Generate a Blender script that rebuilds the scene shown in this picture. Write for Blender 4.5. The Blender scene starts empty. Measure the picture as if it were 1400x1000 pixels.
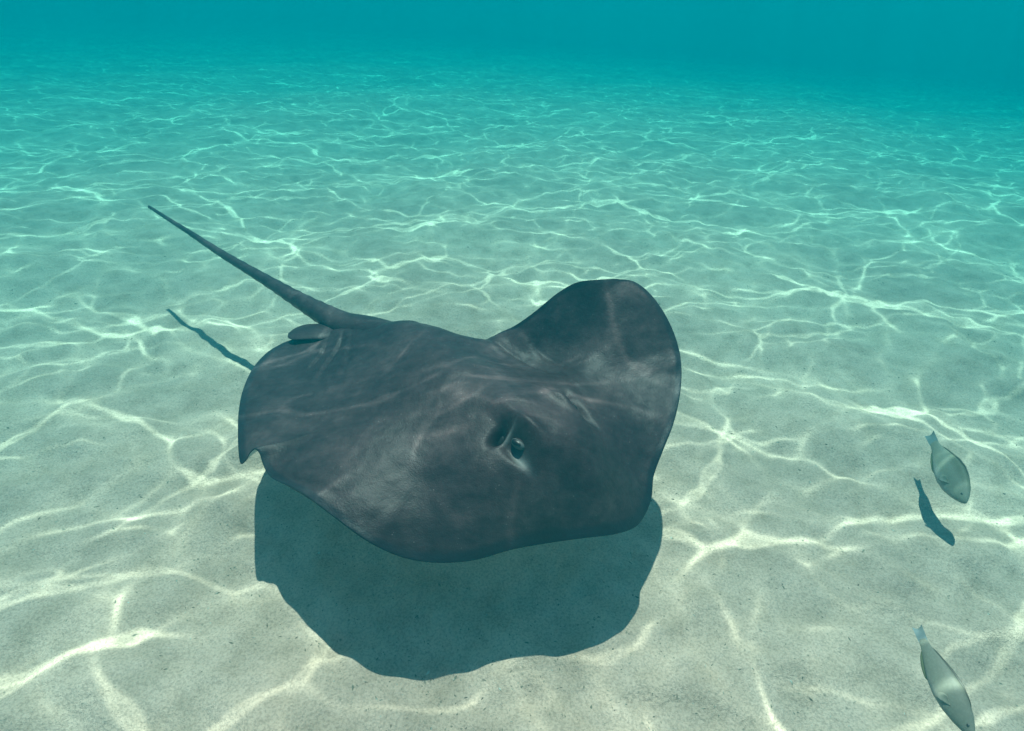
import bpy, bmesh, math, random
import numpy as np
from mathutils import Vector, Matrix

random.seed(7)
rng = np.random.default_rng(11)
scene = bpy.context.scene
COL = scene.collection

# ------------------------------------------------------------------ camera
FPX, PITCH, ROLL, CAM_H = 800.0, math.radians(33.0), math.radians(2.0), 1.4
cam_data = bpy.data.cameras.new('camera')
cam = bpy.data.objects.new('camera', cam_data)
COL.objects.link(cam)
cam_data.sensor_width = 36.0
cam_data.lens = FPX / 1400.0 * 36.0
cam_data.clip_start = 0.02
cam_data.clip_end = 400.0
cr, sr = math.cos(ROLL), math.sin(ROLL)
cp, sp = math.cos(PITCH), math.sin(PITCH)
r0 = Vector((1, 0, 0)); u0 = Vector((0, sp, cp)); v0 = Vector((0, cp, -sp))
right = r0 * cr + u0 * sr
up = u0 * cr - r0 * sr
m = Matrix((right, up, -v0)).transposed().to_4x4()
m.translation = Vector((0, 0, CAM_H))
cam.matrix_world = m
scene.camera = cam


def at(px, py, z):
    """point of height z over the sand that shows at photo pixel px, py"""
    d = right * ((px - 700) / FPX) + up * (-(py - 500) / FPX) + v0
    t = (z - CAM_H) / d.z
    return Vector((0, 0, CAM_H)) + d * t


# ------------------------------------------------------------------ world and sun
SUN_DIR = Vector((0.01, -0.25, -1.0)).normalized()      # the way the light travels
SUN_ELEV = math.asin(-SUN_DIR.z)
SUN_ROT = math.atan2(-SUN_DIR.x, -SUN_DIR.y)
world = bpy.data.worlds.new('World')
scene.world = world
world.use_nodes = True
wn = world.node_tree
wn.nodes.clear()
sky = wn.nodes.new('ShaderNodeTexSky')
sky.sky_type = 'NISHITA'
sky.sun_disc = False
sky.sun_elevation = SUN_ELEV
sky.sun_rotation = SUN_ROT
bgn = wn.nodes.new('ShaderNodeBackground')
bgn.inputs['Strength'].default_value = 0.06
wo = wn.nodes.new('ShaderNodeOutputWorld')
wn.links.new(sky.outputs[0], bgn.inputs[0])
wn.links.new(bgn.outputs[0], wo.inputs[0])

sd = bpy.data.lights.new('sun', 'SUN')
sd.energy = 4.5
sd.angle = math.radians(0.5)
sd.color = (1.0, 0.675, 0.60)
sun = bpy.data.objects.new('sun', sd)
sun.rotation_euler = SUN_DIR.to_track_quat('-Z', 'Y').to_euler()
sun.location = (0, 0, 30)
COL.objects.link(sun)

vs = scene.view_settings
vs.view_transform = 'Standard'
vs.look = 'None'
vs.gamma = 1.0
vs.use_curve_mapping = False
vs.exposure = 0.88
scene.cycles.use_denoising = True
scene.cycles.max_bounces = 8
scene.cycles.volume_bounces = 3
scene.cycles.transparent_max_bounces = 12
scene.cycles.caustics_reflective = False
scene.cycles.caustics_refractive = False
scene.cycles.sample_clamp_indirect = 6.0


# ------------------------------------------------------------------ helpers
def new_mat(name):
    mt = bpy.data.materials.new(name)
    mt.use_nodes = True
    nt = mt.node_tree
    bs = nt.nodes['Principled BSDF']
    return mt, nt, bs


def nd(nt, kind, **kw):
    n = nt.nodes.new(kind)
    for k, v in kw.items():
        if k in n.inputs:
            n.inputs[k].default_value = v
        else:
            setattr(n, k, v)
    return n


def ramp(nt, src, stops):
    r = nt.nodes.new('ShaderNodeValToRGB')
    el = r.color_ramp.elements
    while len(el) < len(stops):
        el.new(0.5)
    for e, (p, c) in zip(el, stops):
        e.position = p
        e.color = (*c, 1) if len(c) == 3 else c
    nt.links.new(src, r.inputs[0])
    return r


def mix(nt, a, b, fac, mode='MIX'):
    n = nt.nodes.new('ShaderNodeMix')
    n.data_type = 'RGBA'
    n.blend_type = mode
    if isinstance(fac, (int, float)):
        n.inputs[0].default_value = fac
    else:
        nt.links.new(fac, n.inputs[0])
    for s, i in ((a, 6), (b, 7)):
        if isinstance(s, tuple):
            n.inputs[i].default_value = (*s, 1)
        else:
            nt.links.new(s, n.inputs[i])
    return n.outputs[2]


def mesh_obj(name, verts, faces, mats, parent=None, smooth=True, mat_idx=None, attrs=None):
    me = bpy.data.meshes.new(name)
    me.from_pydata([tuple(v) for v in verts], [], faces)
    for mt in (mats if isinstance(mats, (list, tuple)) else [mats]):
        me.materials.append(mt)
    if smooth:
        me.polygons.foreach_set('use_smooth', np.ones(len(me.polygons), dtype=bool))
    if mat_idx is not None:
        me.polygons.foreach_set('material_index', np.asarray(mat_idx, dtype=np.int32))
    if attrs:
        for k, v in attrs.items():
            a = me.attributes.new(k, 'FLOAT', 'POINT')
            a.data.foreach_set('value', np.asarray(v, dtype=np.float32))
    me.update()
    ob = bpy.data.objects.new(name, me)
    COL.objects.link(ob)
    if parent is not None:
        ob.parent = parent
    return ob


def fast_grid_obj(name, P, mt, closed=False):
    """P: rows x cols x 3 array"""
    R, C = P.shape[:2]
    me = bpy.data.meshes.new(name)
    idx = np.arange(R * C).reshape(R, C)
    if closed:
        nx = np.roll(idx, -1, axis=1)
        q = np.stack([idx[:-1], nx[:-1], nx[1:], idx[1:]], -1).reshape(-1, 4)
    else:
        q = np.stack([idx[:-1, :-1], idx[:-1, 1:], idx[1:, 1:], idx[1:, :-1]], -1).reshape(-1, 4)
    me.vertices.add(R * C)
    me.vertices.foreach_set('co', P.reshape(-1).astype(np.float32))
    me.loops.add(q.size)
    me.loops.foreach_set('vertex_index', q.reshape(-1).astype(np.int32))
    me.polygons.add(len(q))
    me.polygons.foreach_set('loop_start', (np.arange(len(q)) * 4).astype(np.int32))
    me.polygons.foreach_set('loop_total', np.full(len(q), 4, dtype=np.int32))
    me.polygons.foreach_set('use_smooth', np.ones(len(q), dtype=bool))
    me.materials.append(mt)
    me.update(calc_edges=True)
    me.validate()
    ob = bpy.data.objects.new(name, me)
    COL.objects.link(ob)
    return ob


def sstep(a, b, x):
    t = np.clip((x - a) / (b - a), 0, 1)
    return t * t * (3 - 2 * t)


class Bumps:
    """smooth random relief: a sum of many oriented waves"""
    def __init__(self, lo, hi, n, seed, aniso=1.0):
        g = np.random.default_rng(seed)
        lam = np.exp(g.uniform(math.log(lo), math.log(hi), n))
        ang = g.uniform(0, 2 * math.pi, n)
        k = 2 * math.pi / lam
        self.kx, self.ky = k * np.cos(ang), k * np.sin(ang) * aniso
        self.ph = g.uniform(0, 2 * math.pi, n)
        self.a = g.uniform(.5, 1, n) * lam / hi

    def __call__(self, x, y):
        s = np.zeros_like(x)
        for kx, ky, ph, a in zip(self.kx, self.ky, self.ph, self.a):
            s += a * np.sin(kx * x + ky * y + ph)
        return s / math.sqrt((self.a ** 2).sum() / 2)


# ------------------------------------------------------------------ water surface sheet with caustic light put into its transparency
SURF_Z = 1.75
TILE = 7.0


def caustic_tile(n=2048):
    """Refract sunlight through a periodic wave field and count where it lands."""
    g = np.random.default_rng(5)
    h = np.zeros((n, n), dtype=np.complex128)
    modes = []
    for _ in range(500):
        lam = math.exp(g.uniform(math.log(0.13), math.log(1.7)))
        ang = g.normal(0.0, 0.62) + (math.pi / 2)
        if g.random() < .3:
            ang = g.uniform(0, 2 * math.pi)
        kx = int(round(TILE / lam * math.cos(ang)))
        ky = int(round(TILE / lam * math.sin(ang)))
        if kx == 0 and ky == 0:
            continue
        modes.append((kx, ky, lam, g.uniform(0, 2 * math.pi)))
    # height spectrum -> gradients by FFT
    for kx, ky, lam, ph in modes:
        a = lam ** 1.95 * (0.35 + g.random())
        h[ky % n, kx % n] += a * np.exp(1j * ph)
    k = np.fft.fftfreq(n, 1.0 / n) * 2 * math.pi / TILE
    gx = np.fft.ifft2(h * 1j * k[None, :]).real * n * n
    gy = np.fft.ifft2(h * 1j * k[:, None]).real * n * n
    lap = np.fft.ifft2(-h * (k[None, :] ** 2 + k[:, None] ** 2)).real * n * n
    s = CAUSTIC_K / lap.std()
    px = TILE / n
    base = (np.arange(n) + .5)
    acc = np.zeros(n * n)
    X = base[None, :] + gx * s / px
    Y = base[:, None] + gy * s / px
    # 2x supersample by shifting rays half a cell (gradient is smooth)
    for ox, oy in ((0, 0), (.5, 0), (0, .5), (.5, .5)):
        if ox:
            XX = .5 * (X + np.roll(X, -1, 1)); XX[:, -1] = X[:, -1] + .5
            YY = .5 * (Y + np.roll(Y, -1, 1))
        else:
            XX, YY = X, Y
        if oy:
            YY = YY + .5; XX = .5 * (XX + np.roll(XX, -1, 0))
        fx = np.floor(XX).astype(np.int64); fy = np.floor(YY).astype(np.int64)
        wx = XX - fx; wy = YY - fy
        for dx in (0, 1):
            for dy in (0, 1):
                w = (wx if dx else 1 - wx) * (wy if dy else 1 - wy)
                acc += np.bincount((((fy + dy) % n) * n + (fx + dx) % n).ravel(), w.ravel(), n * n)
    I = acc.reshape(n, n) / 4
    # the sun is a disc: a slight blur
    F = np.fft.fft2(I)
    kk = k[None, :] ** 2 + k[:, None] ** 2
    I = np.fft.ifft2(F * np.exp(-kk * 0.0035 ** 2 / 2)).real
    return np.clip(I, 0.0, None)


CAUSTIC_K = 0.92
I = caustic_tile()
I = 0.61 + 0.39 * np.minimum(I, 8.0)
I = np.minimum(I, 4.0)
n = I.shape[0]
img = bpy.data.images.new('caustic_light_pattern', n, n, alpha=False, float_buffer=True)
img.colorspace_settings.name = 'Non-Color'
buf = np.ones((n, n, 4), dtype=np.float32)
buf[..., :3] = I[..., None]
img.pixels.foreach_set(buf.ravel())
img.update()

mt_water = bpy.data.materials.new('water_surface_caustic_gobo')
mt_water.use_nodes = True
nt = mt_water.node_tree
nt.nodes.clear()
geo = nd(nt, 'ShaderNodeNewGeometry')
mp = nd(nt, 'ShaderNodeMapping')
mp.inputs['Scale'].default_value = (1 / TILE, 1 / TILE, 1)
mp.inputs['Location'].default_value = (.37, .58, 0)
mp.inputs['Rotation'].default_value = (0, 0, math.radians(9))
nt.links.new(geo.outputs['Position'], mp.inputs[0])
tex = nd(nt, 'ShaderNodeTexImage')
tex.image = img
tex.extension = 'REPEAT'
nt.links.new(mp.outputs[0], tex.inputs[0])
mp2 = nd(nt, 'ShaderNodeMapping')
mp2.inputs['Scale'].default_value = (1 / 5.3, 1 / 4.6, 1)
mp2.inputs['Rotation'].default_value = (0, 0, math.radians(-23))
mp2.inputs['Location'].default_value = (.31, .17, 0)
nt.links.new(geo.outputs['Position'], mp2.inputs[0])
tex2 = nd(nt, 'ShaderNodeTexImage')
tex2.image = img
tex2.extension = 'REPEAT'
nt.links.new(mp2.outputs[0], tex2.inputs[0])
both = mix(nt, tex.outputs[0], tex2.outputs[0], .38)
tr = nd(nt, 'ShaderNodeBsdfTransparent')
nt.links.new(both, tr.inputs[0])  # computed caustic light is painted into the transparent colour, no real refraction
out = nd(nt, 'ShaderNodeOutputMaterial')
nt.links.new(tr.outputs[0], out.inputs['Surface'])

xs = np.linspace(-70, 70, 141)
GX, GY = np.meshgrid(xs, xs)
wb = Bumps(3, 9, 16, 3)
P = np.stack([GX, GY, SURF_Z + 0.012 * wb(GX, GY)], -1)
o = fast_grid_obj('water_surface_gobo', P, mt_water)  # unseen overhead sheet, works as a gobo that patterns the sunlight
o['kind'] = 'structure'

# ------------------------------------------------------------------ sea bed
b_big = Bumps(1.6, 5.0, 14, 21)
b_mid = Bumps(0.35, 1.1, 26, 22)
b_sml = Bumps(0.10, 0.30, 40, 23)
b_rip = Bumps(0.05, 0.12, 40, 24, 1.0)


def sand_z(x, y, fine=True):
    r = np.hypot(x, y - 0.3)
    z = 0.022 * b_big(x, y) * sstep(1.0, 4.0, r) + 0.010 * b_mid(x, y)
    if fine:
        z = z + 0.0060 * b_sml(x, y) + 0.0016 * b_rip(x, y) * sstep(9, 4, r)
    # the bank shelves off into deeper water ahead and to the right
    wob = 0.5 * b_big(x * .4, y * .4)
    z = z - 0.028 * np.clip(y - 7.5, 0, 40)
    q = np.clip(.50 * y + .80 * x - 5.4 + wob, 0, 40)
    z = z - 0.05 * q * q / (q + 4.0)
    return z


nr, na = 900, 1100
rr = 0.12 * (60 / 0.12) ** np.linspace(0, 1, nr)
rr = np.concatenate([[0.0], np.interp(np.linspace(0, 1, nr), np.linspace(0, 1, nr), rr)])
# angles: dense inside the view
a1 = np.linspace(math.radians(30), math.radians(150), 900)
a2 = np.linspace(math.radians(150), math.radians(390), 202)[1:-1]
aa = np.concatenate([a1, a2])
RR, AA = np.meshgrid(rr, aa, indexing='ij')
SX, SY = RR * np.cos(AA), RR * np.sin(AA) + 0.1
SZ = sand_z(SX, SY)

mt_sand, nt, bs = new_mat('pale_coral_sand')
geo = nd(nt, 'ShaderNodeNewGeometry')
n1 = nd(nt, 'ShaderNodeTexNoise', Scale=1.1, Detail=5.0, Roughness=.6)
n2 = nd(nt, 'ShaderNodeTexNoise', Scale=9.0, Detail=6.0, Roughness=.65)
n3 = nd(nt, 'ShaderNodeTexNoise', Scale=160.0, Detail=3.0, Roughness=.7)
n4 = nd(nt, 'ShaderNodeTexNoise', Scale=34.0, Detail=5.0, Roughness=.7)
vo = nd(nt, 'ShaderNodeTexVoronoi', Scale=62.0, Randomness=1.0)
for q in (n1, n2, n3, n4, vo):
    nt.links.new(geo.outputs['Position'], q.inputs['Vector'])
c1 = ramp(nt, n1.outputs[0], [(.36, (.68, .455, .36)), (.66, (.88, .59, .46))])
c2 = ramp(nt, n2.outputs[0], [(.34, (.74, .74, .71)), (.60, (1, 1, 1))])
c3 = ramp(nt, n3.outputs[0], [(.38, (.50, .50, .50)), (.56, (1, 1, 1))])
cc = mix(nt, c1.outputs[0], c2.outputs[0], .85, 'MULTIPLY')
cc = mix(nt, cc, c3.outputs[0], .55, 'MULTIPLY')
# dark grains gathered in patches
c4 = ramp(nt, n4.outputs[0], [(.54, (0, 0, 0)), (.68, (1, 1, 1))])
c5 = ramp(nt, vo.outputs['Distance'], [(.14, (1, 1, 1)), (.30, (0, 0, 0))])
msk = mix(nt, c4.outputs[0], c5.outputs[0], 1.0, 'MULTIPLY')
cc = mix(nt, cc, (.20, .17, .13), msk)
nt.links.new(cc, bs.inputs['Base Color'])
bs.inputs['Roughness'].default_value = 0.95
bs.inputs['Specular IOR Level'].default_value = 0.1
bp = nd(nt, 'ShaderNodeBump', Strength=.8, Distance=.014)
ad = nd(nt, 'ShaderNodeMath', operation='MULTIPLY_ADD')
ad.inputs[1].default_value = .35
nt.links.new(n3.outputs[0], ad.inputs[0])
nt.links.new(n4.outputs[0], ad.inputs[2])
nt.links.new(ad.outputs[0], bp.inputs['Height'])
nt.links.new(bp.outputs[0], bs.inputs['Normal'])
seabed = fast_grid_obj('seabed', np.stack([SX, SY, SZ], -1), mt_sand, closed=True)
seabed['kind'] = 'structure'

# ------------------------------------------------------------------ the water body
mt_h = bpy.data.materials.new('clear_turquoise_water')
mt_h.use_nodes = True
nt = mt_h.node_tree
nt.nodes.clear()
pv = nd(nt, 'ShaderNodeVolumePrincipled')
pv.inputs['Color'].default_value = (0.0, 0.112, 0.139, 1)
pv.inputs['Density'].default_value = 0.37
pv.inputs['Absorption Color'].default_value = (0.0, 0.59, 0.615, 1)
pv.inputs['Anisotropy'].default_value = 0.2
out = nd(nt, 'ShaderNodeOutputMaterial')
nt.links.new(pv.outputs[0], out.inputs['Volume'])
bm = bmesh.new()
bmesh.ops.create_cube(bm, size=1.0)
HX0, HX1, HZ0, HZ1 = -62, 62, -6.6, 1.60
for v in bm.verts:
    v.co = Vector((v.co.x * 124, v.co.y * 124, HZ0 + (v.co.z + .5) * (HZ1 - HZ0)))
me = bpy.data.meshes.new('haze')
bm.to_mesh(me)
bm.free()
me.materials.append(mt_h)
haze = bpy.data.objects.new('haze', me)
COL.objects.link(haze)
haze['kind'] = 'stuff'
haze['label'] = 'clear turquoise sea water filling the whole scene'

# ------------------------------------------------------------------ stingray
mt_skin, nt, bs = new_mat('slate_ray_skin')
geo = nd(nt, 'ShaderNodeNewGeometry')
n1 = nd(nt, 'ShaderNodeTexNoise', Scale=5.0, Detail=6.0, Roughness=.62)
n2 = nd(nt, 'ShaderNodeTexNoise', Scale=34.0, Detail=5.0, Roughness=.65)
n3 = nd(nt, 'ShaderNodeTexNoise', Scale=300.0, Detail=3.0, Roughness=.6)
for q in (n1, n2, n3):
    nt.links.new(geo.outputs['Position'], q.inputs['Vector'])
c1 = ramp(nt, n1.outputs[0], [(.33, (.040, .026, .029)), (.52, (.064, .042, .045)), (.70, (.120, .078, .078))])
c2 = ramp(nt, n2.outputs[0], [(.32, (.50, .52, .54)), (.62, (1, 1, 1))])
cc = mix(nt, c1.outputs[0], c2.outputs[0], .8, 'MULTIPLY')
c3 = ramp(nt, n3.outputs[0], [(.35, (.7, .7, .7)), (.6, (1, 1, 1))])
cc = mix(nt, cc, c3.outputs[0], .45, 'MULTIPLY')
mpk = nd(nt, 'ShaderNodeMapping')
mpk.inputs['Rotation'].default_value = (0, 0, math.radians(45))
mpk.inputs['Scale'].default_value = (7, 46, 20)
nt.links.new(geo.outputs['Position'], mpk.inputs[0])
n5 = nd(nt, 'ShaderNodeTexNoise', Scale=1.0, Detail=5.0, Roughness=.7)
nt.links.new(mpk.outputs[0], n5.inputs['Vector'])
c5 = ramp(nt, n5.outputs[0], [(.40, (.72, .74, .76)), (.58, (1, 1, 1))])
cc = mix(nt, cc, c5.outputs[0], .7, 'MULTIPLY')
vk = nd(nt, 'ShaderNodeTexVoronoi', Scale=75.0)
nt.links.new(geo.outputs['Position'], vk.inputs['Vector'])
c6 = ramp(nt, vk.outputs['Distance'], [(.05, (1, 1, 1)), (.13, (0, 0, 0))])
c7 = ramp(nt, n2.outputs[0], [(.52, (0, 0, 0)), (.60, (1, 1, 1))])
spk = mix(nt, c6.outputs[0], c7.outputs[0], 1.0, 'MULTIPLY')
cc = mix(nt, cc, (.20, .17, .16), spk)
at_m = nd(nt, 'ShaderNodeAttribute', attribute_name='margin')  # dark rim pigment plus painted shade of the head hollows
cc = mix(nt, cc, (.018, .020, .026), at_m.outputs['Fac'])
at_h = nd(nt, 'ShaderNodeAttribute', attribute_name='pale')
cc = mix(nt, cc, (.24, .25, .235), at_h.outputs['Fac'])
nt.links.new(cc, bs.inputs['Base Color'])
bs.inputs['Roughness'].default_value = .46
bs.inputs['Specular IOR Level'].default_value = .27
bp = nd(nt, 'ShaderNodeBump', Strength=.6, Distance=.004)
nt.links.new(n2.outputs[0], bp.inputs['Height'])
bp2 = nd(nt, 'ShaderNodeBump', Strength=.6, Distance=.0012)
nt.links.new(n3.outputs[0], bp2.inputs['Height'])
nt.links.new(bp.outputs[0], bp2.inputs['Normal'])
nt.links.new(bp2.outputs[0], bs.inputs['Normal'])

mt_belly, nt, bs = new_mat('white_ray_belly')
bs.inputs['Base Color'].default_value = (.62, .60, .56, 1)
bs.inputs['Roughness'].default_value = .6

mt_black, nt, bs = new_mat('black_pupil')
bs.inputs['Base Color'].default_value = (.008, .009, .011, 1)
bs.inputs['Roughness'].default_value = .38
mt_eye, nt, bs = new_mat('grey_eyeball')
bs.inputs['Base Color'].default_value = (.085, .095, .095, 1)
bs.inputs['Roughness'].default_value = .5
mt_hole, nt, bs = new_mat('spiracle_hole_shade')
bs.inputs['Base Color'].default_value = (.010, .012, .013, 1)  # near black, stands for the shade inside the opening
bs.inputs['Roughness'].default_value = .6

# margin of the disc: photo pixel and height of each point, clockwise from the tail root
EDGE = [
    (452, 452, .375),                                           # by the tail, near side
    (425, 458, .365), (395, 466, .355), (368, 480, .35), (347, 502, .35), (333, 532, .35),
    (327, 562, .36), (326, 592, .36), (327, 618, .350), (330, 633, .340), (337, 627, .355),
    (342, 618, .378), (349, 613, .390), (355, 618, .385), (359, 630, .370), (364, 642, .362), (372, 652, .368),
    (395, 664, .382), (425, 682, .392), (460, 708, .383), (500, 737, .362), (540, 757, .328), (575, 766, .312),
    (610, 768, .302), (650, 764, .302), (700, 750, .312), (750, 741, .322), (800, 734, .333), (840, 729, .325),
    (868, 719, .312), (882, 701, .312), (890, 679, .325), (893, 650, .350), (905, 617, .385), (921, 575, .420),
    (930, 530, .460), (930, 490, .500), (921, 455, .550), (905, 423, .600), (885, 398, .640), (863, 384, .665),
    (830, 382, .675), (790, 386, .66), (768, 397, .63), (745, 415, .59), (722, 433, .545), (700, 447, .50), (675, 459, .455),
]
pts = [at(*e) for e in EDGE]
# the far rear margin, hidden behind the back in the photograph
pts += [at(655, 467, .385), at(622, 464, .345), at(585, 459, .325), at(545, 453, .320), at(508, 448, .335), at(480, 444, .360)]
pts = np.array([tuple(p) for p in pts])
CEN = np.array([-.10, 1.33])
# body axes
FWD = np.array([.70, -.714]); LFT = np.array([.714, .70])

# interior control points (pixel, height of the back)
INNER = [
    (452, 436, .415), (480, 436, .430), (520, 445, .455), (470, 470, .405), (430, 500, .385),
    (560, 438, .470), (600, 447, .487), (640, 461, .490),
    (560, 500, .490), (620, 520, .520), (680, 545, .530), (740, 575, .525), (600, 470, .500), (655, 500, .515), (700, 515, .505),
    (790, 600, .500), (820, 650, .450), (840, 690, .370),
    (730, 625, .500), (690, 600, .500), (560, 580, .465), (480, 540, .430), (400, 540, .385), (380, 600, .385),
    (480, 620, .430), (580, 660, .410), (660, 670, .430), (620, 720, .362), (740, 690, .410), (520, 700, .390), (430, 640, .400),
    (770, 545, .490), (740, 510, .475), (800, 560, .480), (840, 580, .450),
    (700, 475, .462), (750, 465, .490), (800, 450, .540), (850, 440, .585), (860, 500, .485), (800, 500, .485), (870, 570, .432), (850, 620, .415),
    (560, 455, .480),
]
ip = np.array([tuple(at(*e)) for e in INNER])

# closed periodic boundary, resampled by angle about the centre
ang = np.unwrap(np.arctan2(pts[:, 1] - CEN[1], pts[:, 0] - CEN[0]))
NB = 900
cl = np.concatenate([pts, pts[:1]])
sl = np.concatenate([[0], np.cumsum(np.linalg.norm(np.diff(cl, axis=0), axis=1))])


def periodic_cubic(s, vals, L, t):
    """Catmull-Rom through non-uniform periodic knots"""
    N = len(vals)
    se = np.concatenate([s[:-1] - L, s[:-1], s[:-1] + L])
    ve = np.concatenate([vals, vals, vals])
    mm = (ve[2:] - ve[:-2]) / (se[2:] - se[:-2])[:, None]
    mm = np.concatenate([mm[:1], mm, mm[-1:]])
    i = np.clip(np.searchsorted(se, t, side='right') - 1, 1, len(se) - 3)
    h = (se[i + 1] - se[i])[:, None]
    u = ((t - se[i])[:, None]) / h
    return ((2 * u ** 3 - 3 * u ** 2 + 1) * ve[i] + (u ** 3 - 2 * u ** 2 + u) * h * mm[i]
            + (-2 * u ** 3 + 3 * u ** 2) * ve[i + 1] + (u ** 3 - u ** 2) * h * mm[i + 1])


tt = np.linspace(0, sl[-1], NB, endpoint=False)
B = periodic_cubic(sl, pts, sl[-1], tt)


def tps_fit(xy, z, lam=2e-4):
    d = np.linalg.norm(xy[:, None] - xy[None], axis=-1)
    K = np.where(d > 0, d * d * np.log(d + 1e-12), 0) + lam * np.eye(len(xy))
    Pm = np.concatenate([np.ones((len(xy), 1)), xy], 1)
    A = np.block([[K, Pm], [Pm.T, np.zeros((3, 3))]])
    return np.linalg.solve(A, np.concatenate([z, np.zeros(3)]))


def tps_eval(xy, q, w):
    d = np.linalg.norm(q[:, None] - xy[None], axis=-1)
    K = np.where(d > 0, d * d * np.log(d + 1e-12), 0)
    return K @ w[:-3] + w[-3] + q @ w[-2:]


ksel = np.arange(0, NB, 9)
kxy = np.concatenate([B[ksel, :2], ip[:, :2]])
kz = np.concatenate([B[ksel, 2], ip[:, 2]])
W = tps_fit(kxy, kz, 1.5e-3)

NR = 190
rad = 1 - (1 - np.linspace(0, 1, NR)) ** 1.25
rad = rad[1:]
G = CEN[None, None] + rad[:, None, None] * (B[None, :, :2] - CEN[None, None])
flat = G.reshape(-1, 2)
Z = np.concatenate([tps_eval(kxy, flat[i:i + 20000], W) for i in range(0, len(flat), 20000)]).reshape(NR - 1, NB)
# pull the rim exactly on to its curve
rim_err = B[:, 2] - Z[-1]
Z += rim_err[None] * (rad[:, None] ** 10)

bp_r = Bumps(.10, .35, 24, 41)
bp_f = Bumps(.03, .08, 30, 42)
Z += 0.0022 * bp_r(G[..., 0], G[..., 1]) * (1 - rad[:, None] ** 4)
Z += 0.0004 * bp_f(G[..., 0], G[..., 1])
# soft radial pleats towards the margin
s_arc = tt[None, :]
pl = Bumps(.05, .16, 14, 44)
Z += 0.0016 * pl(s_arc + 0 * rad[:, None], 0 * s_arc + 0 * rad[:, None]) * sstep(.62, .95, rad)[:, None] * sstep(1.0, .97, rad)[:, None]

# head relief: brow ridges, eyes and spiracles
eyeR = np.array(at(706, 611, .492)[:]); eyeL = np.array(at(781, 556, .492)[:])


def loc(p):
    d = G - p[None, None, :2]
    return d @ FWD, d @ LFT


def gau(u, v, u0_, v0_, su, sv):
    return np.exp(-((u - u0_) / su) ** 2 - ((v - v0_) / sv) ** 2)


pale = np.zeros_like(Z)
dark = np.zeros_like(Z)
for e, sgn in ((eyeR, 1), (eyeL, -1)):
    u_, v_ = loc(e)
    v_ = v_ * sgn                       # +v is towards the midline
    Z += 0.027 * gau(u_, v_, -.005, .028, .055, .022)      # brow
    Z -= 0.022 * gau(u_, v_, .006, -.012, .042, .017)       # orbit
    Z -= 0.040 * gau(u_, v_, -.050, -.006, .013, .028)      # spiracle
    Z += 0.008 * gau(u_, v_, -.028, -.004, .007, .018)
    Z -= 0.006 * gau(u_, v_, .060, -.012, .040, .012)
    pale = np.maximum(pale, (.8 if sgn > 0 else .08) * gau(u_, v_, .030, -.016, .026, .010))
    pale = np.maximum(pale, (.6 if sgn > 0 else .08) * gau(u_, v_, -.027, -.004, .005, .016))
    dark = np.maximum(dark, .95 * gau(u_, v_, -.053, -.006, .010, .024))  # shade of the spiracle opening, painted into the skin
    dark = np.maximum(dark, .5 * gau(u_, v_, .060, -.014, .030, .010))  # painted shadow in the furrow ahead of the eye
# the raised skull and the ridge of the back
um_, vm_ = loc((eyeR + eyeL) / 2)
Z += .022 * sstep(.105, .060, np.abs(vm_)) * sstep(-.16, -.06, um_) * sstep(.17, .06, um_)
Z += .012 * np.exp(-(vm_ / .075) ** 2) * sstep(-.78, -.55, um_) * sstep(.0, -.25, um_)
# skin folds where the fin meets the tail root, and along the wing root
for (a_, b_, amp, wd) in (((472, 447), (436, 505), .007, .008), ((450, 452), (418, 492), .006, .007), ((486, 452), (462, 520), .005, .010),
                          ((655, 474), (770, 530), .009, .012), ((770, 530), (815, 585), .004, .012), ((690, 468), (800, 535), .005, .010),
                          ((362, 625), (470, 672), .005, .012)):
    A_, B_ = np.array(at(*a_, .42)[:2]), np.array(at(*b_, .43)[:2])
    dv_ = B_ - A_; L2 = (dv_ ** 2).sum()
    rel = G - A_
    tpar = (rel @ dv_) / L2
    perp = (rel[..., 0] * dv_[1] - rel[..., 1] * dv_[0]) / math.sqrt(L2)
    perp = perp + .006 * np.sin(tpar * 5.0 + amp * 900)
    env = np.exp(-((tpar - .5) / .42) ** 4)
    Z += env * amp * .7 * (-np.exp(-(perp / wd) ** 2) + .8 * np.exp(-((perp - 2.0 * wd) / (1.3 * wd)) ** 2))

# thickness of the animal under each point of the back
dist_c = rad[:, None]
umid, vmid = (G - CEN) @ FWD, (G - CEN) @ LFT
core = np.exp(-(umid / .42) ** 4 - (vmid / .20) ** 2)
Th = 0.0035 + 0.030 * (1 - dist_c ** 2) ** .8 * np.ones_like(Z) + 0.075 * core * (1 - dist_c ** 6)
rim_and_shade = sstep(.983, .996, rad)[:, None] * np.ones_like(Z)
rim_and_shade = np.maximum(rim_and_shade, .85 * sstep(.962, .982, rad)[:, None])
rim_and_shade = np.maximum(rim_and_shade, dark)  # painted shade of spiracle and furrow joins the rim pigment

verts = []
c_top = float(tps_eval(kxy, CEN[None], W)[0])
top = np.concatenate([G, Z[..., None]], -1)
bot = np.concatenate([G, (Z - Th)[..., None]], -1)[:-1]
rimo = B.copy()
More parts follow.
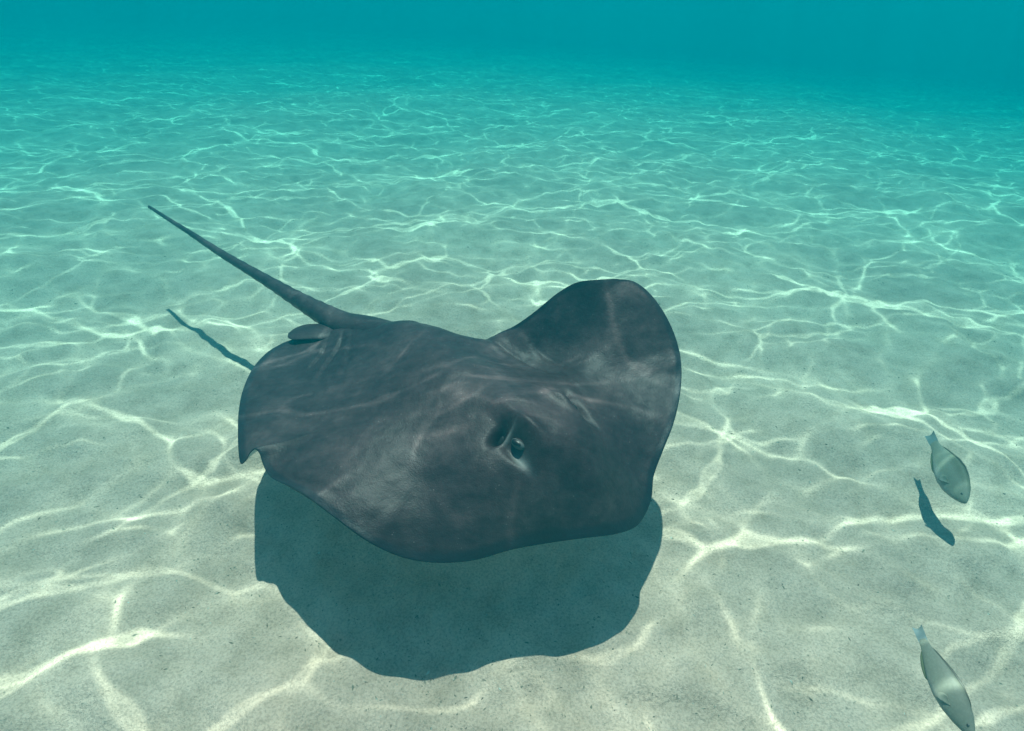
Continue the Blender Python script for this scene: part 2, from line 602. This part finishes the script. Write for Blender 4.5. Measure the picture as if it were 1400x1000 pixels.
# rounded rim: pushed out a hair between top and bottom
nrm = np.stack([np.roll(B[:, 1], -1) - np.roll(B[:, 1], 1), -(np.roll(B[:, 0], -1) - np.roll(B[:, 0], 1))], -1)
nrm /= np.linalg.norm(nrm, axis=1)[:, None]
sgn = np.sign(((B[:, :2] - CEN) * nrm).sum())
rimo = np.concatenate([B[:, :2] + sgn * nrm * .002, B[:, 2:3] - .0022], -1)
botrim = np.concatenate([B[:, :2], B[:, 2:3] - .0045], -1)
rows = [np.array([[*CEN, c_top]])]
V = np.concatenate([np.array([[CEN[0], CEN[1], c_top]]), top.reshape(-1, 3), rimo, botrim,
                    bot[::-1].reshape(-1, 3), np.array([[CEN[0], CEN[1], c_top - Th[0, 0]]])])
nrow = (NR - 1) + 2 + (NR - 2)
A_m = np.concatenate([[0], rim_and_shade.ravel(), np.ones(NB), np.zeros(NB), np.zeros((NR - 2) * NB), [0]])
A_p = np.concatenate([[0], pale.ravel(), np.zeros(NB * 2 + (NR - 2) * NB + 1)])
idx = 1 + np.arange(nrow * NB).reshape(nrow, NB)
nx = np.roll(idx, -1, 1)
q = np.stack([idx[:-1], idx[1:], nx[1:], nx[:-1]], -1)
mi = np.zeros(q.shape[:2], dtype=np.int32)
mi[NR:] = 1
faces = q.reshape(-1, 4).tolist()
mi = mi.ravel().tolist()
for j in range(NB):
    faces.append((0, int(idx[0, j]), int(nx[0, j]))); mi.append(0)
last = len(V) - 1
for j in range(NB):
    faces.append((last, int(nx[-1, j]), int(idx[-1, j]))); mi.append(1)


# the tail: an oval tube growing out of the back, part of the same skin
def spline3(P, k):
    P = np.array(P, dtype=float)
    P = np.vstack([2 * P[0] - P[1], P, 2 * P[-1] - P[-2]])
    out = []
    for i in range(1, len(P) - 2):
        for t in np.linspace(0, 1, k, endpoint=False):
            a, b, c, d = P[i - 1], P[i], P[i + 1], P[i + 2]
            out.append(.5 * (2 * b + (c - a) * t + (2 * a - 5 * b + 4 * c - d) * t * t + (3 * b - a - 3 * c + d) * t ** 3))
    out.append(P[-2])
    return np.array(out)


# pixel, height, half width, half depth
TAIL = [(560, 472, .425, .085, .050), (505, 452, .405, .070, .045), (470, 443, .398, .058, .040), (440, 428, .402, .044, .037), (405, 408, .405, .033, .030),
        (372, 388, .415, .026, .024), (335, 366, .425, .021, .019), (300, 345, .44, .0170, .016), (262, 320, .455, .0130, .012),
        (232, 301, .468, .0098, .0095), (204, 283, .48, .0075, .0072)]
ctr = spline3([(*at(a, b, c), w, d) for a, b, c, w, d in TAIL], 9)
NS = 20
Tv, Tf = [], []
off = len(V)
for i in range(len(ctr)):
    c = Vector(ctr[i][:3])
    tng = (Vector(ctr[min(i + 1, len(ctr) - 1)][:3]) - Vector(ctr[max(i - 1, 0)][:3])).normalized()
    sx = tng.cross(Vector((0, 0, 1))).normalized()
    sz = sx.cross(tng).normalized()
    for j in range(NS):
        a = 2 * math.pi * j / NS
        wv = 1 + .05 * math.sin(i * 1.7 + j) * (i > 25)
        Tv.append(tuple(c + sx * math.cos(a) * ctr[i][3] * wv * .93 + sz * math.sin(a) * ctr[i][4] * wv * .93))
for i in range(len(ctr) - 1):
    for j in range(NS):
        k = (j + 1) % NS
        Tf.append((off + i * NS + j, off + i * NS + k, off + (i + 1) * NS + k, off + (i + 1) * NS + j))
Tf.append(tuple(off + (len(ctr) - 1) * NS + j for j in range(NS)))
V = np.concatenate([V, np.array(Tv)])
A_m = np.concatenate([A_m, np.zeros(len(Tv))]); A_p = np.concatenate([A_p, np.zeros(len(Tv))])
faces += Tf
mi += [0] * len(Tf)

root = bpy.data.objects.new('stingray', None)
root.location = (CEN[0], CEN[1], .40)
COL.objects.link(root)
root['label'] = 'large dark grey stingray gliding over the sand with its far wing raised'
root['category'] = 'stingray'
loc0 = np.array([CEN[0], CEN[1], .40])
body = mesh_obj('body', V - loc0, faces, [mt_skin, mt_belly], root, True, mi, {'margin': A_m, 'pale': A_p})
bmx = bmesh.new(); bmx.from_mesh(body.data)
bmesh.ops.recalc_face_normals(bmx, faces=bmx.faces)
bmx.to_mesh(body.data); bmx.free()


def surf_z(p):
    d = np.linalg.norm(G.reshape(-1, 2) - np.array(p[:2])[None], axis=1)
    return float(Z.reshape(-1)[d.argmin()])


def uv_ball(c, rx, ry, rz, axu, axv, axw, nu=20, nv=14, cap=None):
    vs_, fs = [], []
    for i in range(nv + 1):
        th = math.pi * i / nv
        if cap:
            th *= cap
        for j in range(nu):
            ph = 2 * math.pi * j / nu
            vs_.append(c + axu * (rx * math.sin(th) * math.cos(ph)) + axv * (ry * math.sin(th) * math.sin(ph)) + axw * (rz * math.cos(th)))
    for i in range(nv):
        for j in range(nu):
            k = (j + 1) % nu
            fs.append((i * nu + j, i * nu + k, (i + 1) * nu + k, (i + 1) * nu + j))
    return vs_, fs


F3 = Vector((FWD[0], FWD[1], 0)); L3 = Vector((LFT[0], LFT[1], 0)); U3 = Vector((0, 0, 1))
base = Vector(loc0)
for e, sgn_ in ((eyeR, -1), (eyeL, 1)):
    outw = (L3 * sgn_ * .75 + U3 * .55 + F3 * .15).normalized()
    side = F3
    oth = outw.cross(side).normalized()
    side = oth.cross(outw).normalized()
    c = Vector((e[0], e[1], 0)) + L3 * (-sgn_) * .002
    c.z = surf_z(c) - .002
    ec = c + F3 * .004
    rad3 = (.020, .0115, .0125)
    vs_, fs = uv_ball(ec, *rad3, side, oth, outw)
    eye = mesh_obj('eye', [v - base for v in vs_], fs, mt_eye, root)

    def cap(name, d0, wa, wb, k, mt, par, bulge=0.0):
        # patch of a shell k times the eyeball, centred on the world direction d0
        d0 = d0.normalized()
        ta = (F3 - d0 * F3.dot(d0)).normalized()
        tb = d0.cross(ta)
        vv, ff = [], []
        for i_ in range(9):
            for j_ in range(24):
                ph = 2 * math.pi * j_ / 24
                q_ = i_ / 8
                d = (d0 + ta * (wa * q_ * math.cos(ph)) + tb * (wb * q_ * math.sin(ph))).normalized()
                kk = k + bulge * (1 - q_ * q_)
                vv.append(ec + kk * (side * (rad3[0] * d.dot(side)) + oth * (rad3[1] * d.dot(oth)) + outw * (rad3[2] * d.dot(outw))))
        for i_ in range(8):
            for j_ in range(24):
                l_ = (j_ + 1) % 24
                ff.append((i_ * 24 + j_, i_ * 24 + l_, (i_ + 1) * 24 + l_, (i_ + 1) * 24 + j_))
        return mesh_obj(name, [v - base for v in vv], ff, mt, par)
    cap('pupil', outw * .85 + U3 * .35 - F3 * .12, .85, .62, 1.08, mt_black, eye, .04)
    cap('eyelid', U3 * .65 - L3 * sgn_ * .9, 1.05, 1.0, 1.08, mt_skin, eye, .10)
    # the lid that hoods the eye from above
    # dark disc painted for the shade inside the spiracle, just behind
    sc_ = Vector((e[0], e[1], 0)) - F3 * .054 + L3 * sgn_ * .004
    sc_.z = surf_z(sc_) - .001
    vs_, fs = uv_ball(sc_, .009, .019, .003, side, oth, (U3 * .9 + L3 * sgn_ * .4).normalized())
    mesh_obj('spiracle', [v - base for v in vs_], fs, mt_hole, root)


def lobe(name, root_p, tip_p, w, th_, bend, parent, mt):
    """rounded fleshy fin lobe"""
    a, b = Vector(root_p), Vector(tip_p)
    ax = (b - a); L_ = ax.length; ax.normalize()
    sx = ax.cross(U3).normalized(); sz = sx.cross(ax)
    vs_, fs = [], []
    N_, M_ = 22, 18
    for i in range(N_ + 1):
        t = i / N_
        ww = w * (math.sqrt(max(0, 1 - max(0, (t - .68) / .32) ** 2)) * (.86 + .14 * math.sin(t * math.pi * .75)))
        c = a + ax * (L_ * t) + sz * bend * math.sin(t * math.pi)
        for j in range(M_):
            an = 2 * math.pi * j / M_
            vs_.append(c + sx * (ww * math.cos(an)) + sz * (max(th_ * (1 - .75 * t), .002) * math.sin(an) * (ww / w + .01)))
    for i in range(N_):
        for j in range(M_):
            k = (j + 1) % M_
            fs.append((i * M_ + j, i * M_ + k, (i + 1) * M_ + k, (i + 1) * M_ + j))
    o_ = mesh_obj(name, [v - base for v in vs_], fs, mt, parent)
    return o_


lobe('pelvic_fin', at(462, 456, .385), at(394, 456, .376), .054, .019, .006, root, mt_skin)
lobe('pelvic_fin', Vector((-.53, 1.83, .35)), Vector((-.60, 1.95, .29)), .036, .016, .008, root, mt_skin)

# ------------------------------------------------------------------ fish
mt_fish, nt, bs = new_mat('silver_green_fish_skin')
tc = nd(nt, 'ShaderNodeTexCoord')
n1 = nd(nt, 'ShaderNodeTexNoise', Scale=26.0, Detail=4.0)
vo = nd(nt, 'ShaderNodeTexVoronoi', Scale=190.0)
nt.links.new(tc.outputs['Object'], n1.inputs['Vector'])
nt.links.new(tc.outputs['Object'], vo.inputs['Vector'])
sx_ = nd(nt, 'ShaderNodeSeparateXYZ')
nt.links.new(tc.outputs['Object'], sx_.inputs[0])
cr1 = ramp(nt, n1.outputs[0], [(.3, (.19, .17, .12)), (.7, (.28, .24, .16))])
mr = nd(nt, 'ShaderNodeMapRange')
mr.inputs[1].default_value = -.03; mr.inputs[2].default_value = .035
nt.links.new(sx_.outputs[2], mr.inputs[0])
cz = ramp(nt, mr.outputs[0], [(.0, (.42, .40, .38)), (.30, (.27, .27, .22)), (.75, (.22, .22, .19)), (1.0, (.10, .11, .08))])
cc = mix(nt, cr1.outputs[0], cz.outputs[0], .7)
cs = ramp(nt, vo.outputs['Distance'], [(.2, (1, 1, 1)), (.6, (.8, .8, .8))])
cc = mix(nt, cc, cs.outputs[0], .5, 'MULTIPLY')
nt.links.new(cc, bs.inputs['Base Color'])
bs.inputs['Roughness'].default_value = .6
bs.inputs['Specular IOR Level'].default_value = .25
mt_fin, nt, bs = new_mat('olive_fin')
bs.inputs['Base Color'].default_value = (.20, .20, .11, 1)
bs.inputs['Roughness'].default_value = .5
mt_fin2, nt, bs = new_mat('blue_grey_tail_fin')
bs.inputs['Base Color'].default_value = (.22, .25, .25, 1)
bs.inputs['Roughness'].default_value = .45
mt_edge, nt, bs = new_mat('dark_fin_edge')
bs.inputs['Base Color'].default_value = (.06, .055, .035, 1)

# station along the body (0 snout .. 1 tail root): top, bottom (in lengths), half width
PROF = [(0, .004, -.012, .006), (.03, .030, -.038, .022), (.08, .062, -.064, .040), (.16, .100, -.096, .058), (.28, .134, -.128, .070),
        (.42, .146, -.140, .070), (.56, .132, -.126, .060), (.70, .100, -.094, .044), (.82, .070, -.066, .030), (.92, .048, -.046, .018), (1.0, .042, -.042, .009)]


def make_fish(tail_p, head_p, roll_out, label, deep=1.0, curve=0.0):
    """tail_p, head_p: world ends; the body's own x runs to the head, z is its back"""
    t, h_ = Vector(tail_p), Vector(head_p)
    ax = (h_ - t); Lt = ax.length; ax.normalize()
    Lb = Lt * .84
    side0 = U3.cross(ax).normalized()
    upv = ax.cross(side0).normalized()
    upv = Matrix.Rotation(roll_out, 3, ax) @ upv
    sd_ = upv.cross(ax).normalized()
    r_ = bpy.data.objects.new('fish', None)
    M_ = Matrix((ax, sd_, upv)).transposed().to_4x4()
    mid = (t + h_) / 2
    M_.translation = mid
    r_.matrix_world = M_
    COL.objects.link(r_)
    r_['label'] = label; r_['category'] = 'fish'; r_['group'] = 'small silvery green fish swimming right of the ray'
    x_at = lambda s: Lt / 2 - s * Lb
    bend = lambda x: curve * math.sin((x / Lt + .5) * math.pi) * -1
    vs_, fs = [], []
    NSt, NC = 40, 24
    pr = np.array(PROF)
    ss = np.linspace(0, 1, NSt) ** 1.15
    for s in ss:
        tp, bt, wd = (np.interp(s, pr[:, 0], pr[:, k]) for k in (1, 2, 3))
        for j in range(NC):
            a = 2 * math.pi * j / NC
            cz_, sy_ = math.cos(a), math.sin(a)
            z_ = (tp if cz_ > 0 else -bt) * cz_ * Lb * deep
            y_ = wd * Lb * math.copysign(abs(sy_) ** .85, sy_)
            x_ = x_at(s)
            vs_.append((x_, y_ + bend(x_), z_))
    for i in range(NSt - 1):
        for j in range(NC):
            k = (j + 1) % NC
            fs.append((i * NC + j, (i + 1) * NC + j, (i + 1) * NC + k, i * NC + k))
    fs.append(tuple(range(NC)))
    fs.append(tuple((NSt - 1) * NC + j for j in reversed(range(NC))))
    mesh_obj('body', vs_, fs, mt_fish, r_)
    fish_z = lambda s, k: float(np.interp(s, pr[:, 0], pr[:, k])) * Lb * deep

    def sheet(name, top_edge, low_edge, mt, yoff=0.0, thick=.0012, par=r_):
        n_ = len(top_edge); vv, ff = [], []
        for sgn2 in (1, -1):
            for (x1, z1), (x2, z2) in zip(low_edge, top_edge):
                for f_ in (0, .5, 1):
                    x_ = x1 + (x2 - x1) * f_; z_ = z1 + (z2 - z1) * f_
                    vv.append((x_, bend(x_) + yoff + sgn2 * thick * (1.15 - f_), z_))
        half = n_ * 3
        for i in range(n_ - 1):
            for k in range(2):
                a, b, c, d = i * 3 + k, i * 3 + k + 1, (i + 1) * 3 + k + 1, (i + 1) * 3 + k
                ff.append((a, b, c, d)); ff.append((half + a, half + d, half + c, half + b))
            ff.append((i * 3 + 2, half + i * 3 + 2, half + (i + 1) * 3 + 2, (i + 1) * 3 + 2))
        return mesh_obj(name, vv, ff, mt, par)
    # dorsal fin, low along most of the back, with a dark edge
    S = np.linspace(.22, .86, 26)
    low = [(x_at(s), fish_z(s, 1) * .96) for s in S]
    hgt = [.018 * Lb * (math.sin((s - .22) / .64 * math.pi) ** .45) for s in S]
    topd = [(x_at(s) - .006 * Lb, fish_z(s, 1) + h2) for s, h2 in zip(S, hgt)]
    sheet('dorsal_fin', topd, low, mt_edge)
    S = np.linspace(.55, .86, 14)
    low = [(x_at(s), fish_z(s, 2) * .96) for s in S]
    topd = [(x_at(s) - .01 * Lb, fish_z(s, 2) - .030 * Lb * math.sin((s - .55) / .31 * math.pi) ** .6) for s in S]
    sheet('anal_fin', topd, low, mt_fin)
    # tail fin: two lobes
    x0 = x_at(.97)
    zz = np.linspace(-1, 1, 21)
    low = [(x0, z_ * .044 * Lb * deep) for z_ in zz]
    topd = [(x0 - (Lt - Lb) * (.90 + .22 * abs(z_) ** 1.6), z_ * .052 * Lb * deep) for z_ in zz]
    sheet('tail_fin', topd, low, mt_fin2)
    # pectoral fins and eyes, one each side
    for sg in (1, -1):
        s0 = .27
        wy = float(np.interp(s0, pr[:, 0], pr[:, 3])) * Lb
        pv_, pf_ = [], []
        for i in range(9):
            a = (i / 8 - .5) * 1.5
            for r2 in (0.0, .4, .75, 1.0):
                Lr = .13 * Lb * r2 * math.cos(a * .8)
                pv_.append((x_at(s0) - Lr * math.cos(a), sg * (wy * .97 + Lr * .28) + bend(x_at(s0)), -.03 * Lb + Lr * math.sin(a) * .7 - .03 * Lb * r2))
        for i in range(8):
            for k in range(3):
                pf_.append((i * 4 + k, i * 4 + k + 1, (i + 1) * 4 + k + 1, (i + 1) * 4 + k))
        pfin = mesh_obj('pectoral_fin', pv_, pf_, mt_fish, r_)
        sm = pfin.modifiers.new('thickness', 'SOLIDIFY'); sm.thickness = .0008
        s1 = .10
        wy = float(np.interp(s1, pr[:, 0], pr[:, 3])) * Lb
        ec = Vector((x_at(s1), sg * wy * .86 + bend(x_at(s1)), .022 * Lb))
        ev, ef = uv_ball(ec, .017 * Lb, .017 * Lb, .008 * Lb, Vector((1, 0, 0)), Vector((0, 0, 1)), Vector((0, sg, 0)), 16, 10)
        ey = mesh_obj('eye', ev, ef, mt_eye, r_)
        ev, ef = uv_ball(ec + Vector((0, sg * .0025 * Lb, 0)), .0105 * Lb, .0105 * Lb, .008 * Lb, Vector((1, 0, 0)), Vector((0, 0, 1)), Vector((0, sg, 0)), 14, 8)
        mesh_obj('pupil', ev, ef, mt_black, ey)
    return r_


make_fish(at(1270, 592, .185), at(1321, 688, .165), math.radians(-30),
          'small silvery green fish swimming above its own shadow on the sand', 1.22, .006)
make_fish(at(1253, 855, .30), at(1331, 1010, .28), math.radians(-44),
          'lower of the two silvery fish, nearest the bottom edge and cut off by it', 1.05, .022)

# ------------------------------------------------------------------ debris on the sand
mt_deb, nt, bs = new_mat('dark_shell_crumbs')
oi = nd(nt, 'ShaderNodeNewGeometry')
nn = nd(nt, 'ShaderNodeTexNoise', Scale=60.0)
nt.links.new(oi.outputs['Position'], nn.inputs['Vector'])
cr1 = ramp(nt, nn.outputs[0], [(.35, (.16, .13, .10)), (.55, (.28, .23, .17)), (.7, (.62, .58, .5))])
nt.links.new(cr1.outputs[0], bs.inputs['Base Color'])
bs.inputs['Roughness'].default_value = .9
N = 5200
# cluster the crumbs in hollows
dv, df = [], []
count = 0
while count < N:
    r_ = 0.35 + 4.4 * random.random() ** 1.4
    a = math.radians(random.uniform(32, 148))
    x, y = r_ * math.cos(a), r_ * math.sin(a) + .1
    if b_mid(np.array([x]), np.array([y]))[0] > random.gauss(.1, .7):
        continue
    count += 1
    s = min(.0013 * math.exp(random.gauss(0, .5)) * (1 + .25 * r_), .0045)
    z = float(sand_z(np.array([x]), np.array([y]))[0])
    yaw = random.uniform(0, 6.28)
    l_, w_, h2 = s * random.uniform(1, 2.6), s * random.uniform(.5, 1), s * random.uniform(.3, .8)
    cs_, sn = math.cos(yaw), math.sin(yaw)
    o0 = len(dv)
    for (a_, b_, c_) in ((-1, 0, -.3), (0, -1, -.2), (1, .1, -.3), (.1, 1, -.3), (random.uniform(-.3, .3), random.uniform(-.3, .3), 1)):
        X_, Y_ = a_ * l_, b_ * w_
        dv.append((x + X_ * cs_ - Y_ * sn, y + X_ * sn + Y_ * cs_, z + c_ * h2))
    df += [(o0, o0 + 1, o0 + 4), (o0 + 1, o0 + 2, o0 + 4), (o0 + 2, o0 + 3, o0 + 4), (o0 + 3, o0, o0 + 4)]
deb = mesh_obj('sand_debris', dv, df, mt_deb, None, False)
deb['kind'] = 'stuff'
deb['label'] = 'dark crumbs of shell and plant litter scattered over the pale sand'
